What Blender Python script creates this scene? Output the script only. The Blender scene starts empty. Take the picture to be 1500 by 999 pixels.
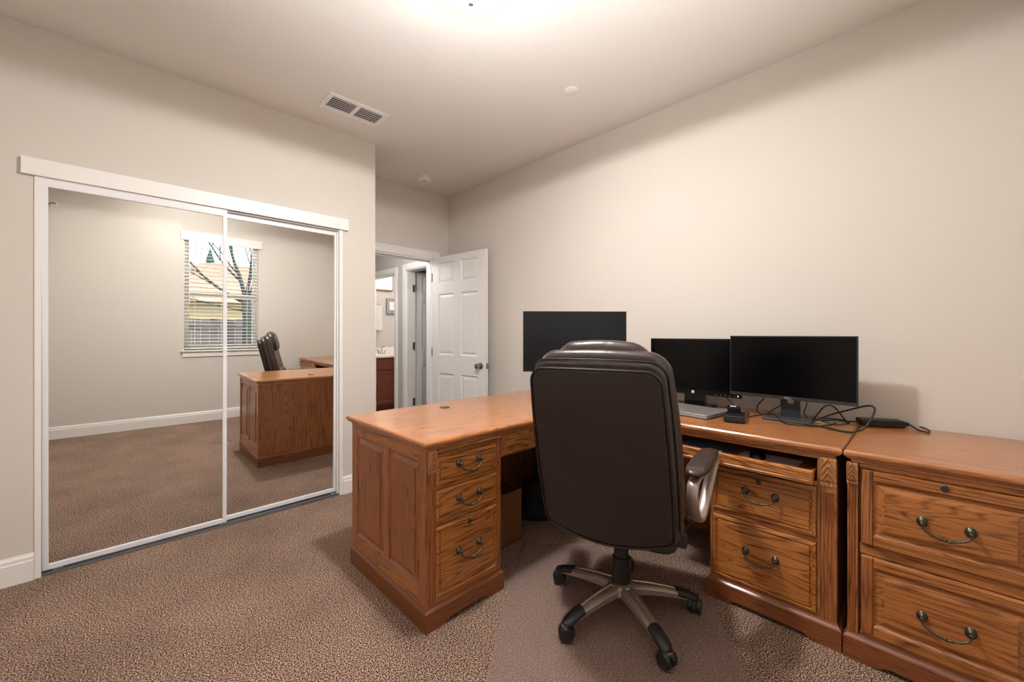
import bpy, bmesh, math, random
from math import sin, cos, pi, radians
from mathutils import Vector, Matrix
random.seed(7)
S = bpy.context.scene
C = S.collection

# ------------------------------------------------------------------ camera
cam = bpy.data.cameras.new('camera'); cam_o = bpy.data.objects.new('camera', cam); C.objects.link(cam_o)
cam.sensor_width = 36; cam.lens = 591.8 / 1500 * 36; cam.clip_start = 0.03
cam.shift_y = -(489.0 - 499.5) / 1500 * -1
cam_o.location = (0, 0, 1.215)
cam_o.rotation_euler = (pi / 2, 0, radians(45.69) - pi / 2)
S.camera = cam_o
# ------------------------------------------------------------------ colour management
S.view_settings.view_transform = 'Standard'; S.view_settings.look = 'None'
S.view_settings.gamma = 1; S.view_settings.use_curve_mapping = False
S.view_settings.exposure = 0.30
# ------------------------------------------------------------------ sky and sun
W = bpy.data.worlds.new('sky'); S.world = W; W.use_nodes = True
bgn = W.node_tree.nodes['Background']; bgn.inputs[0].default_value = (0.80, 0.90, 1.0, 1); bgn.inputs[1].default_value = 2.2
sun = bpy.data.lights.new('sun', 'SUN'); sun.energy = 2.0; sun.angle = radians(1); sun.color = (1, .93, .8)
sun_o = bpy.data.objects.new('sun', sun); C.objects.link(sun_o)
sun_o.rotation_euler = (radians(-48), 0, radians(-25))   # shines from the far side of the house on to the neighbour's wall
# ------------------------------------------------------------------ lamps of the house, and an added fill spot
def lamp(name, kind, loc, power, size, col, rot=(0, 0, 0), sy=None):
    l = bpy.data.lights.new(name, kind); l.energy = power; l.color = col
    if kind == 'AREA':
        l.size = size
        if sy: l.shape = 'RECTANGLE'; l.size_y = sy
    else: l.shadow_soft_size = size
    o = bpy.data.objects.new(name, l); C.objects.link(o); o.location = loc; o.rotation_euler = rot
    return o
LX, LY = 1.05, 1.32
lb_ = lamp('ceiling_bulb', 'SPOT', (LX - .05, LY - .05, 2.585), 46, .035, (1.0, .992, .978)); lb_.data.spot_size = pi; lb_.data.spot_blend = .08
lamp('ceiling_bulb_glow', 'POINT', (LX - .05, LY - .05, 2.53), 4, .035, (1.0, .992, .978))
ld_ = lamp('ceiling_lamp_disc', 'AREA', (LX, LY, 2.611), 22, .26, (1.0, .992, .978)); ld_.data.shape = 'DISK'
fl = lamp('bounce_fill', 'SPOT', (.18, .15, 1.22), 250, .10, (.99, .995, 1)); fl.data.spot_size = radians(92); fl.data.spot_blend = 1.0  # unseen fill spot, added to brighten the ceiling and soften the room
fl.rotation_euler = (radians(180 - 24), 0, radians(-45))
lamp('hall_lamp', 'POINT', (1.75, 4.1, 2.15), 17, .14, (.96, .98, 1.0))
lamp('bath_lamp', 'POINT', (3.3, 5.4, 2.3), 22, .10, (1, .97, .92))

# ================================================================== helpers
def lin(c):
    return tuple(((x / 255) / 12.92 if x / 255 <= .04045 else ((x / 255 + .055) / 1.055) ** 2.4) for x in c) + (1,)
def newmat(name):
    m = bpy.data.materials.new(name); m.use_nodes = True
    return m, m.node_tree.nodes, m.node_tree.links, m.node_tree.nodes['Principled BSDF']
def mat(name, col, rough=.5, metal=0, bump=None, coat=0, spec=.5, var=0, vscale=6):
    m, n, l, b = newmat(name)
    b.inputs['Base Color'].default_value = lin(col); b.inputs['Roughness'].default_value = rough
    b.inputs['Metallic'].default_value = metal; b.inputs['Coat Weight'].default_value = coat
    b.inputs['Coat Roughness'].default_value = .12; b.inputs['Specular IOR Level'].default_value = spec
    tc = n.new('ShaderNodeTexCoord')
    if var:
        t = n.new('ShaderNodeTexNoise'); t.inputs['Scale'].default_value = vscale; t.inputs['Detail'].default_value = 4
        l.new(tc.outputs['Object'], t.inputs['Vector'])
        mx = n.new('ShaderNodeMix'); mx.data_type = 'RGBA'
        mx.inputs['A'].default_value = lin(tuple(max(0, c - var) for c in col)); mx.inputs['B'].default_value = lin(tuple(min(255, c + var) for c in col))
        l.new(t.outputs['Fac'], mx.inputs['Factor']); l.new(mx.outputs['Result'], b.inputs['Base Color'])
    if bump:
        t = n.new('ShaderNodeTexNoise'); t.inputs['Scale'].default_value = bump[0]; t.inputs['Detail'].default_value = 3
        l.new(tc.outputs['Object'], t.inputs['Vector'])
        bp = n.new('ShaderNodeBump'); bp.inputs['Strength'].default_value = bump[1]; bp.inputs['Distance'].default_value = bump[2]
        l.new(t.outputs['Fac'], bp.inputs['Height']); l.new(bp.outputs['Normal'], b.inputs['Normal'])
    return m
def emit(name, col, s):
    m, n, l, b = newmat(name)
    b.inputs['Base Color'].default_value = lin(col); b.inputs['Emission Color'].default_value = lin(col); b.inputs['Emission Strength'].default_value = s
    return m
def oak(name, axis, light, dark, cath=0.5, rough=.32, coat=.25):
    """oak with grain running along the given local axis"""
    m, n, l, b = newmat(name)
    tc = n.new('ShaderNodeTexCoord'); oi = n.new('ShaderNodeObjectInfo')
    ad = n.new('ShaderNodeVectorMath'); ad.operation = 'ADD'
    ml = n.new('ShaderNodeVectorMath'); ml.operation = 'SCALE'; ml.inputs['Scale'].default_value = 7.3
    cb = n.new('ShaderNodeCombineXYZ')
    for i in range(3): l.new(oi.outputs['Random'], cb.inputs[i])
    l.new(cb.outputs[0], ml.inputs[0]); l.new(tc.outputs['Object'], ad.inputs[0]); l.new(ml.outputs[0], ad.inputs[1])
    def mp(a, c, ):
        q = n.new('ShaderNodeMapping'); s = [c, c, c]; s[axis] = a; q.inputs['Scale'].default_value = s
        l.new(ad.outputs[0], q.inputs['Vector']); return q
    m1 = mp(1.1, 13.0)
    n1 = n.new('ShaderNodeTexNoise'); n1.inputs['Scale'].default_value = 1.0; n1.inputs['Detail'].default_value = 1.5; n1.inputs['Distortion'].default_value = .3
    l.new(m1.outputs[0], n1.inputs['Vector'])
    mm = n.new('ShaderNodeMath'); mm.operation = 'MULTIPLY'; mm.inputs[1].default_value = 24.0; l.new(n1.outputs['Fac'], mm.inputs[0])
    fr = n.new('ShaderNodeMath'); fr.operation = 'SINE'
    m6 = n.new('ShaderNodeMath'); m6.operation = 'MULTIPLY'; m6.inputs[1].default_value = 4.6; l.new(mm.outputs[0], m6.inputs[0]); l.new(m6.outputs[0], fr.inputs[0])
    r1 = n.new('ShaderNodeMapRange'); r1.inputs[1].default_value = -1; r1.inputs[2].default_value = 1; l.new(fr.outputs[0], r1.inputs[0])
    pw = n.new('ShaderNodeMath'); pw.operation = 'POWER'; pw.inputs[1].default_value = 4.0; l.new(r1.outputs[0], pw.inputs[0])
    m2 = mp(9.0, 300.0)
    n2 = n.new('ShaderNodeTexNoise'); n2.inputs['Scale'].default_value = 1.0; n2.inputs['Detail'].default_value = 2
    l.new(m2.outputs[0], n2.inputs['Vector'])
    r2 = n.new('ShaderNodeMapRange'); r2.inputs[1].default_value = .50; r2.inputs[2].default_value = .68; l.new(n2.outputs['Fac'], r2.inputs[0])
    m3 = mp(1.2, 3.5)
    n3 = n.new('ShaderNodeTexNoise'); n3.inputs['Scale'].default_value = 1.0; n3.inputs['Detail'].default_value = 2; l.new(m3.outputs[0], n3.inputs['Vector'])
    # combine
    a1 = n.new('ShaderNodeMath'); a1.operation = 'MULTIPLY'; a1.inputs[1].default_value = cath; l.new(pw.outputs[0], a1.inputs[0])
    a2 = n.new('ShaderNodeMath'); a2.operation = 'MULTIPLY_ADD'; a2.inputs[1].default_value = .50; l.new(r2.outputs[0], a2.inputs[0]); l.new(a1.outputs[0], a2.inputs[2])
    a3 = n.new('ShaderNodeMath'); a3.operation = 'MULTIPLY_ADD'; a3.inputs[1].default_value = .42; l.new(n3.outputs['Fac'], a3.inputs[0]); l.new(a2.outputs[0], a3.inputs[2])
    a4 = n.new('ShaderNodeMath'); a4.operation = 'SUBTRACT'; a4.inputs[1].default_value = .18; a4.use_clamp = True; l.new(a3.outputs[0], a4.inputs[0])
    mx = n.new('ShaderNodeMix'); mx.data_type = 'RGBA'; mx.inputs['A'].default_value = lin(light); mx.inputs['B'].default_value = lin(dark)
    l.new(a4.outputs[0], mx.inputs['Factor']); l.new(mx.outputs['Result'], b.inputs['Base Color'])
    bp = n.new('ShaderNodeBump'); bp.inputs['Strength'].default_value = .25; bp.inputs['Distance'].default_value = .0008; bp.invert = True
    l.new(a2.outputs[0], bp.inputs['Height']); l.new(bp.outputs['Normal'], b.inputs['Normal'])
    b.inputs['Roughness'].default_value = rough; b.inputs['Coat Weight'].default_value = coat; b.inputs['Coat Roughness'].default_value = .16
    return m

class MB:
    """collects shapes into one mesh"""
    def __init__(s, M=None): s.bm = bmesh.new(); s.M = M or Matrix.Identity(4)
    def v(s, p): return s.bm.verts.new(s.M @ Vector(p))
    def f(s, vs):
        try: return s.bm.faces.new(vs)
        except ValueError: return None
    def box(s, x0, x1, y0, y1, z0, z1, bev=0):
        if bev:
            b = bev
            return s.rloft(x0, x1, y0, y1, [(-b, z0), (0, z0 + b), (0, z1 - b), (-b, z1)])
        return s.rloft(x0, x1, y0, y1, [(0, z0), (0, z1)])
    def rloft(s, x0, x1, y0, y1, prof, sides=(1, 1, 1, 1)):
        """stack of rectangles; prof = [(outset, z)], sides = which sides (x0,x1,y0,y1) take the outset"""
        rings = []
        for o, z in prof:
            a = x0 - o * sides[0]; b = x1 + o * sides[1]; c = y0 - o * sides[2]; d = y1 + o * sides[3]
            rings.append([s.v((a, c, z)), s.v((b, c, z)), s.v((b, d, z)), s.v((a, d, z))])
        s.loft(rings)
    def loft(s, rings, caps=True, closed=True):
        n = len(rings[0])
        for a, b in zip(rings, rings[1:]):
            for i in range(n if closed else n - 1):
                s.f([a[i], a[(i + 1) % n], b[(i + 1) % n], b[i]])
        if caps:
            s.f(list(reversed(rings[0]))); s.f(rings[-1])
    def prism(s, pts, axis, a0, a1):
        """2D polygon in the other two axes extruded along axis"""
        def P(p, a):
            return {0: (a, p[0], p[1]), 1: (p[0], a, p[1]), 2: (p[0], p[1], a)}[axis]
        s.loft([[s.v(P(p, a0)) for p in pts], [s.v(P(p, a1)) for p in pts]])
    def panel(s, x0, x1, z0, z1, prof, yb):
        """front facing -y: nested rectangles prof = [(inset, y)], back at yb"""
        rings = []
        for i, y in [(0, yb)] + list(prof):
            rings.append([s.v((x0 + i, y, z0 + i)), s.v((x1 - i, y, z0 + i)), s.v((x1 - i, y, z1 - i)), s.v((x0 + i, y, z1 - i))])
        s.loft(rings)
    def lathe(s, prof, c=(0, 0, 0), seg=24, axis=2, sx=1, sy=1):
        rings = []
        for r, h in prof:
            ring = []
            for k in range(seg):
                a = 2 * pi * k / seg; p = (max(r, 1e-5) * cos(a) * sx, max(r, 1e-5) * sin(a) * sy)
                q = {2: (p[0], p[1], h), 1: (p[0], h, p[1]), 0: (h, p[0], p[1])}[axis]
                ring.append(s.v((q[0] + c[0], q[1] + c[1], q[2] + c[2])))
            rings.append(ring)
        s.loft(rings)
    def tube(s, pts, r, seg=8, r2=None, flat=None):
        """round (or elliptical) tube through points; r may be a list"""
        P = [Vector(p) for p in pts]; rings = []; up = None
        for i, p in enumerate(P):
            t = (P[min(i + 1, len(P) - 1)] - P[max(i - 1, 0)]).normalized()
            if up is None:
                up = Vector((0, 0, 1)) if abs(t.z) < .9 else Vector((1, 0, 0))
                if flat: up = Vector(flat)
            n = (up - t * up.dot(t)); n = n.normalized() if n.length > 1e-6 else t.orthogonal().normalized()
            up = n; b = t.cross(n)
            rr = r[i] if isinstance(r, (list, tuple)) else r
            rb = rr if r2 is None else (r2[i] if isinstance(r2, (list, tuple)) else r2)
            rings.append([s.v(p + n * cos(2 * pi * k / seg) * rr + b * sin(2 * pi * k / seg) * rb) for k in range(seg)])
        s.loft(rings)
    def grid(s, nx, nz, fn):
        g = [[s.v(fn(i / nx, j / nz)) for i in range(nx + 1)] for j in range(nz + 1)]
        for j in range(nz):
            for i in range(nx): s.f([g[j][i], g[j][i + 1], g[j + 1][i + 1], g[j + 1][i]])
        return g
    def build(s, name, m, parent=None, smooth=None, loc=None):
        me = bpy.data.meshes.new(name)
        bmesh.ops.recalc_face_normals(s.bm, faces=s.bm.faces); s.bm.to_mesh(me); s.bm.free()
        o = bpy.data.objects.new(name, me); C.objects.link(o); me.materials.append(m)
        if parent: o.parent = parent
        if loc: o.location = loc
        if smooth: me.polygons.foreach_set('use_smooth', [True] * len(me.polygons)); 
        if smooth and smooth != 1:
            me.set_sharp_from_angle(angle=radians(smooth))
        return o
def smooth_path(pts, n=6):
    P = [Vector(p) for p in pts]; out = []
    Q = [P[0]] + P + [P[-1]]
    for i in range(1, len(Q) - 2):
        for k in range(n):
            t = k / n; a, b, c, d = Q[i - 1], Q[i], Q[i + 1], Q[i + 2]
            out.append(.5 * ((2 * b) + (c - a) * t + (2 * a - 5 * b + 4 * c - d) * t * t + (3 * b - a - 3 * c + d) * t ** 3))
    out.append(P[-1]); return out
def tag(o, label=None, cat=None, group=None, kind=None):
    if label: o['label'] = label
    if cat: o['category'] = cat
    if group: o['group'] = group
    if kind: o['kind'] = kind
    return o
def struct(o, label, cat): return tag(o, label, cat, kind='structure')
def thing(name, loc, label, cat, rz=0, group=None):
    o = bpy.data.objects.new(name, None); C.objects.link(o); o.location = loc; o.rotation_euler = (0, 0, rz); o.empty_display_size = .1
    return tag(o, label, cat, group)
def text(name, body, size, loc, rot, m, parent, extr=.0003):
    cu = bpy.data.curves.new(name, 'FONT'); cu.body = body; cu.size = size; cu.extrude = extr; cu.align_x = 'CENTER'; cu.align_y = 'CENTER'
    cu.materials.append(m); tmp = bpy.data.objects.new('tmp', cu); C.objects.link(tmp); bpy.context.view_layer.update()
    me = bpy.data.meshes.new_from_object(tmp.evaluated_get(bpy.context.evaluated_depsgraph_get())); bpy.data.objects.remove(tmp)
    o = bpy.data.objects.new(name, me); C.objects.link(o); o.location = loc; o.rotation_euler = rot; o.parent = parent
    return o

# ================================================================== materials
M_wall = mat('wall_paint', (217, 209, 200), .75, bump=(60, .12, .002), spec=.2)
M_ceil = mat('ceiling_paint', (232, 227, 221), .85, bump=(45, .25, .003), spec=.1)
M_trim = mat('white_trim', (240, 237, 233), .35, bump=(30, .03, .001))
M_door = mat('door_paint', (232, 229, 226), .4, bump=(40, .03, .001))
M_mirror = mat('mirror_glass', (236, 238, 236), .0, 1.0); 
M_alu = mat('white_metal', (236, 236, 238), .3)
M_greymetal = mat('grey_metal', (150, 152, 155), .35, .9)
M_dark = mat('dark_gap', (25, 25, 28), .6)
M_steel = mat('satin_nickel', (165, 160, 155), .28, 1.0)
M_bronze = mat('antique_bronze', (82, 80, 70), .42, .85, var=22, vscale=160)
M_black = mat('black_plastic', (22, 22, 23), .4)
M_blackgloss = mat('black_gloss', (8, 8, 9), .22, spec=.3)
M_screen = mat('screen', (3, 3, 4), .22, spec=.18)
M_screen2 = mat('matte_screen', (14, 15, 17), .38, spec=.35)
M_bezel = mat('charcoal_bezel', (42, 42, 44), .4)
M_silver = mat('laptop_silver', (152, 147, 143), .45, .5)
M_cable = mat('cable_black', (26, 25, 25), .5)
M_white = mat('white_plastic', (238, 236, 232), .4)
M_paper = mat('paper', (236, 239, 244), .6)
M_blue = mat('blue_mat', (96, 140, 178), .55, var=30, vscale=30)
M_leather = mat('brown_leather', (42, 31, 28), .36, bump=(260, .25, .0008), var=6, vscale=9, spec=.5)
M_leather2 = mat('brown_leather_gather', (60, 46, 42), .34, bump=(40, .45, .004), var=8, vscale=14, spec=.6)
M_pipe = mat('leather_piping', (24, 17, 16), .4)
M_champ = mat('champagne_metal', (172, 156, 145), .38, .65)
M_castor = mat('castor_plastic', (30, 31, 31), .42)
M_card = mat('cardboard', (128, 84, 48), .8)
M_bag = mat('bag_fabric', (22, 26, 30), .8)
M_vanity = mat('cherry_wood', (112, 60, 42), .4, var=10, vscale=12)
M_towel = mat('towel', (225, 222, 218), .95, bump=(200, .5, .003))
M_hallwall = mat('hall_paint', (200, 194, 190), .8, spec=.2)
M_counter = mat('counter', (240, 232, 224), .25)
M_chrome = mat('chrome', (200, 200, 202), .12, 1.0)
M_slat = mat('blind_slat', (240, 236, 226), .45)
M_logo = mat('logo_silver', (190, 190, 192), .3, .3)

FR = ((180, 113, 57), (74, 36, 14))      # front colour of the oak
O_h = oak('oak_along_width', 0, *FR)
O_v = oak('oak_upright', 2, (172, 106, 60), (74, 38, 16), .45)
O_d = oak('oak_along_depth', 1, *FR)
O_dk = oak('oak_base', 0, (138, 78, 42), (76, 38, 18), .4, rough=.42, coat=.15)
O_top = oak('oak_top', 0, (188, 122, 72), (110, 60, 28), .42, rough=.28, coat=.45)
O_draw = oak('oak_drawer', 0, (187, 118, 58), (76, 37, 13), .62)
O_side = oak('oak_side', 2, (166, 100, 54), (82, 42, 18), .5)
O_corb = mat('carved_oak', (176, 122, 76), .42, var=20, vscale=90)


def carpet_mat(name, a, b_, c, scale=170):
    m, n, l, b = newmat(name)
    tc = n.new('ShaderNodeTexCoord')
    t = n.new('ShaderNodeTexNoise'); t.inputs['Scale'].default_value = scale; t.inputs['Detail'].default_value = 2.5; t.inputs['Roughness'].default_value = .7
    l.new(tc.outputs['Object'], t.inputs['Vector'])
    cr = n.new('ShaderNodeValToRGB'); e = cr.color_ramp.elements
    e[0].position = .40; e[0].color = lin(a); e[1].position = .61; e[1].color = lin(c)
    q = e.new(.5); q.color = lin(b_)
    l.new(t.outputs['Fac'], cr.inputs[0])
    t2 = n.new('ShaderNodeTexNoise'); t2.inputs['Scale'].default_value = 2.6; t2.inputs['Detail'].default_value = 4; l.new(tc.outputs['Object'], t2.inputs['Vector'])
    r = n.new('ShaderNodeMapRange'); r.inputs[1].default_value = .3; r.inputs[2].default_value = .7; r.inputs[3].default_value = .80; r.inputs[4].default_value = 1.12; l.new(t2.outputs['Fac'], r.inputs[0])
    mx = n.new('ShaderNodeVectorMath'); mx.operation = 'SCALE'; l.new(cr.outputs[0], mx.inputs[0]); l.new(r.outputs[0], mx.inputs['Scale'])
    l.new(mx.outputs[0], b.inputs['Base Color'])
    t3 = n.new('ShaderNodeTexVoronoi'); t3.inputs['Scale'].default_value = scale * .9; l.new(tc.outputs['Object'], t3.inputs['Vector'])
    bp = n.new('ShaderNodeBump'); bp.inputs['Strength'].default_value = .9; bp.inputs['Distance'].default_value = .008; l.new(t.outputs['Fac'], bp.inputs['Height'])
    bp2 = n.new('ShaderNodeBump'); bp2.inputs['Strength'].default_value = .5; bp2.inputs['Distance'].default_value = .006; bp2.invert = True
    l.new(t3.outputs['Distance'], bp2.inputs['Height']); l.new(bp.outputs['Normal'], bp2.inputs['Normal']); l.new(bp2.outputs['Normal'], b.inputs['Normal'])
    b.inputs['Roughness'].default_value = 1; b.inputs['Specular IOR Level'].default_value = .1
    return m
M_carpet = carpet_mat('carpet', (44, 29, 22), (133, 101, 84), (240, 208, 186), 200)
M_tile = mat('bath_floor', (150, 130, 110), .5)

# ================================================================== room shell
XL, XR, YN, YC, YB, ZC = -.78, 2.645, -.335, 3.09, 3.738, 2.738
T = .12
def wallobj(name, boxes, label, m=M_wall):
    b = MB()
    for q in boxes: b.box(*q)
    return struct(b.build(name, m), label, 'wall')
b = MB(); b.box(XL - T, 4.4, YN - T, 6.7, -.1, 0)
struct(b.build('floor', M_carpet), 'brown speckled cut pile carpet covering the room floor', 'carpet')
b = MB(); b.box(XL - T, XR + T, YN - T, YB + T, ZC, ZC + .1)
struct(b.build('ceiling', M_ceil), 'beige lightly textured ceiling of the office', 'ceiling')
DX0, DX1, DH = 1.62, 2.422, 2.02
TB = .082      # room door opening in the back wall
wallobj('wall_right', [(XR, XR + T, YN - T, YB + T, 0, ZC)], 'long beige wall behind the monitors')
wallobj('wall_left', [(XL - T, XL, YN - T, YB + T, 0, ZC)], 'beige wall left of the camera, out of view')
wallobj('wall_back', [(XL, DX0, YB, YB + TB, 0, ZC), (DX0, DX1, YB, YB + TB, DH, ZC), (DX1, XR, YB, YB + TB, 0, ZC)], 'beige recessed wall with the doorway in it')
CX0, CX1 = -.273, 1.195
wallobj('wall_closet', [(XL, CX0, YC, YC + T, 0, ZC), (CX0, CX1, YC, YC + T, 2.06, ZC), (CX1, 1.481, YC, YC + T, 0, ZC), (1.381, 1.481, YC + T, YB, 0, ZC)],
        'beige wall around the mirrored closet, ending at an outside corner')
WX0, WX1, WZ0, WZ1 = .60, 1.42, .93, 2.40
wallobj('wall_near', [(XL, WX0, YN - T, YN, 0, ZC), (WX1, XR, YN - T, YN, 0, ZC), (WX0, WX1, YN - T, YN, 0, WZ0), (WX0, WX1, YN - T, YN, WZ1, ZC)],
        'beige wall with the window, seen in the closet mirrors')
# hall and bathroom beyond the doorway
HX = XR
wallobj('wall_hall_right', [(HX, HX + T, YB + T, 3.90, 0, 2.44), (HX, HX + T, 3.90, 4.64, 2.03, 2.44), (HX, HX + T, 4.64, 4.93, 0, 2.44), (HX, HX + T, 4.93, 5.75, 2.03, 2.44), (HX, HX + T, 5.75, 6.5, 0, 2.44)],
        'pale hallway wall with two door openings seen through the doorway', M_hallwall)
wallobj('wall_hall_left', [(1.3, 1.42, YB + T, 6.5, 0, 2.44)], 'hallway side wall out of view', M_hallwall)
wallobj('wall_bathroom', [(1.3, 4.4, 6.41, 6.5, 0, 2.44)], 'pale bathroom wall behind the vanity', M_hallwall)
wallobj('wall_bathroom_side', [(4.3, 4.4, YB + T, 6.4, 0, 2.44)], 'far side wall of the bathroom', M_hallwall)
wallobj('wall_bathroom_partition', [(XR + T, 4.3, 4.71, 4.79, 0, 2.44)], 'partition between bathroom and hallway closet', M_hallwall)
wallobj('wall_hall_closet', [(XR + T, 4.3, YB + .02, YB + T, 0, 2.44)], 'near wall of the room behind the hallway door', M_hallwall)
b = MB(); b.box(1.3, 4.4, YB + T, 6.5, 2.44, 2.54)
struct(b.build('ceiling_hall', M_ceil), 'hallway ceiling seen past the top of the doorway', 'ceiling')

# ---- baseboards
BP = [(0, 0), (.016, 0), (.016, .098), (.012, .103), (.012, .118), (.006, .126), (.004, .133), (0, .133)]   # (out, z)
def baseboard(name, runs, label):
    b = MB()
    for kind, a0, a1, w, sgn in runs:      # kind 'x' runs along x at y=w ; sgn = outward direction
        if kind == 'x': b.prism([(w + sgn * o, z) for o, z in BP], 0, a0, a1)
        else: b.prism([(w + sgn * o, z) for o, z in BP], 1, a0, a1)
    return struct(b.build(name, M_trim), label, 'baseboard')
baseboard('baseboard_closet_left', [('x', XL, -.296, YC, -1)], 'white baseboard left of the mirrored closet')
baseboard('baseboard_closet_right', [('x', 1.219, 1.497, YC, -1), ('y', YC - .016, YB, 1.481, 1)], 'white baseboard between closet and doorway corner')
baseboard('baseboard_near', [('x', XL, XR, YN, 1)], 'white baseboard under the window, seen in the mirrors')
baseboard('baseboard_left', [('y', YN, YC, XL, 1)], 'white baseboard along the left wall')
baseboard('baseboard_right', [('y', YN, YB, XR, -1)], 'white baseboard along the monitor wall')

# ---- ceiling edges none; door casing of the room door
def casing_y(name, x0, x1, zt, y, label, w=.085, side=-1, T=.082):
    """casing on a wall facing -y (side=-1)"""
    root = thing(name, ((x0 + x1) / 2, y, 0), label, 'door frame'); root['kind'] = 'structure'
    ox, oy = (x0 + x1) / 2, y
    def bar(nm, a, b_, c, d):
        m = MB(); m.panel(a - ox, b_ - ox, c, d, [(0, -.010), (.006, -.018), (.020, -.018), (.028, -.013), (.070, -.011) if False else (.030, -.013)], 0); m.build(nm, M_trim, root)
    bar('side_casing', x0 - w, x0, 0, zt); bar('side_casing', x1, x1 + w + .02, 0, zt); bar('head_casing', x0 - w, x1 + w + .02, zt, zt + w)
    m = MB(); m.box(x0 - ox, x0 - ox + .012, 0, T, 0, zt - .012); m.build('jamb', M_trim, root)
    m = MB(); m.box(x1 - ox - .003, x1 - ox, 0, T, 0, zt - .012); m.build('jamb', M_trim, root)
    m = MB(); m.box(x0 - ox, x1 - ox, 0, T, zt - .012, zt); m.build('head_jamb', M_trim, root)
    m = MB(); m.box(x0 - ox + .012, x1 - ox - .012, .045, .075, zt - .024, zt - .012); m.build('door_stop', M_trim, root)
    return root
casing_y('trim_1', DX0, DX1, DH, YB, 'white casing around the open room doorway')
def casing_x(name, y0, y1, zt, x, label, w=.065):
    root = thing(name, (x, (y0 + y1) / 2, 0), label, 'door frame'); root['kind'] = 'structure'
    oy = (y0 + y1) / 2
    def bar(nm, a, b_, c, d, e=0):
        m = MB(); m.rloft(-.017, 0, a - oy, b_ - oy, [(0, c), (0, d)]); m.box(-.022, -.010, a - oy + .01, a - oy + .024, c, d); m.build(nm, M_trim, root)
    bar('side_casing', y0 - w, y0, 0, zt); bar('side_casing', y1, y1 + w, 0, zt)
    m = MB(); m.box(-.017, 0, y0 - w - oy, y1 + w - oy, zt, zt + w); m.build('head_casing', M_trim, root)
    m = MB(); m.box(0, T, y0 - oy, y0 - oy + .012, 0, zt); m.build('jamb', M_trim, root)
    m = MB(); m.box(0, T, y1 - oy - .012, y1 - oy, 0, zt); m.build('jamb', M_trim, root)
    m = MB(); m.box(0, T, y0 - oy, y1 - oy, zt - .012, zt); m.build('head_jamb', M_trim, root)
    return root
casing_x('trim_2', 3.90, 4.64, 2.03, HX, 'white casing of the nearer hallway door', .075)
casing_x('trim_3', 4.93, 5.75, 2.03, HX, 'white casing of the bathroom opening')

# ---- six panel doors
def six_panel(name, W_, Hh, label, loc, rz, knob=True):
    """door leaf from the hinge at the origin along +x, face looking to -y"""
    root = thing(name, loc, label, 'door', rz); root['kind'] = 'structure'
    th = .035; st = .105; mu = .10
    pw = (W_ - 2 * st - mu) / 2
    zs = [(.24, .80), (.995, 1.635), (1.745, 1.965)]
    xs = [(st, st + pw), (st + pw + mu, W_ - st)]
    # slab as a grid of faces around the panels, front and back skins
    b = MB(); X = [0, st, st + pw, st + pw + mu, W_ - st, W_]; Z = [0.012, .24, .80, .995, 1.635, 1.745, 1.965, Hh]
    for side, y in ((0, 0.0), (1, th)):
        g = [[b.v((x, y, z)) for x in X] for z in Z]
        for j in range(len(Z) - 1):
            for i in range(len(X) - 1):
                if i in (1, 3) and j in (1, 3, 5): continue
                q = [g[j][i], g[j][i + 1], g[j + 1][i + 1], g[j + 1][i]]
                b.f(q)
    b.prism([(0, 0), (W_, 0), (W_, th), (0, th)], 2, .010, .012); b.prism([(0, 0), (W_, 0), (W_, th), (0, th)], 2, Hh, Hh + .001)
    b.box(-.0005, 0, 0, th, .012, Hh); b.box(W_, W_ + .0005, 0, th, .012, Hh)
    b.build('leaf', M_door, root)
    for (x0, x1) in xs:
        for (z0, z1) in zs:
            m = MB()
            r = []
            for i, y in ((0, 0), (.010, .009), (.016, .009), (.040, .003)):
                r.append([m.v((x0 + i, y, z0 + i)), m.v((x1 - i, y, z0 + i)), m.v((x1 - i, y, z1 - i)), m.v((x0 + i, y, z1 - i))])
            m.loft(r, caps=False); m.f(r[-1])
            r = []
            for i, y in ((0, th), (.010, th - .009), (.016, th - .009), (.040, th - .003)):
                r.append([m.v((x0 + i, y, z0 + i)), m.v((x1 - i, y, z0 + i)), m.v((x1 - i, y, z1 - i)), m.v((x0 + i, y, z1 - i))])
            m.loft(r, caps=False); m.f(r[-1])
            m.build('raised_panel', M_door, root)
    if knob:
        kx, kz = W_ - .066, .905
        m = MB()
        for s, y in ((-1, 0), (1, th)):
            m.lathe([(.0, 0), (.032, 0), (.032, s * .006), (.013, s * .010), (.012, s * .030), (.022, s * .036), (.028, s * .048), (.026, s * .060), (.014, s * .066), (.0, s * .067)], (kx, y, kz), 24, 1)
        m.build('door_knob', M_steel, root, 40)
        m = MB(); m.box(W_, W_ + .002, .006, th - .006, kz - .028, kz + .028); m.box(W_, W_ + .011, .012, th - .012, kz - .009, kz + .009); m.build('latch_plate', M_steel, root)
    for hz in (.22, 1.02, 1.82):
        m = MB(); m.tube([(0, -.004, hz - .045), (0, -.004, hz + .045)], .006); m.box(-.002, 0.0, 0, .03, hz - .045, hz + .045); m.build('hinge', M_steel, root, 40)
    return root
ang = math.atan2(2.93 - 3.722, 2.516 - 2.426)
# leaf runs from the hinge towards the camera; its visible face looks to -x
six_panel('door_1', .785, 2.028, 'white six panel door standing open beside the monitor wall', (2.426, 3.716, 0), ang)
six_panel('door_2', .70, 2.02, 'hallway door with three hinges, seen ajar through the doorway', (2.772, 4.650, 0), radians(-3), knob=False)
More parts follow.
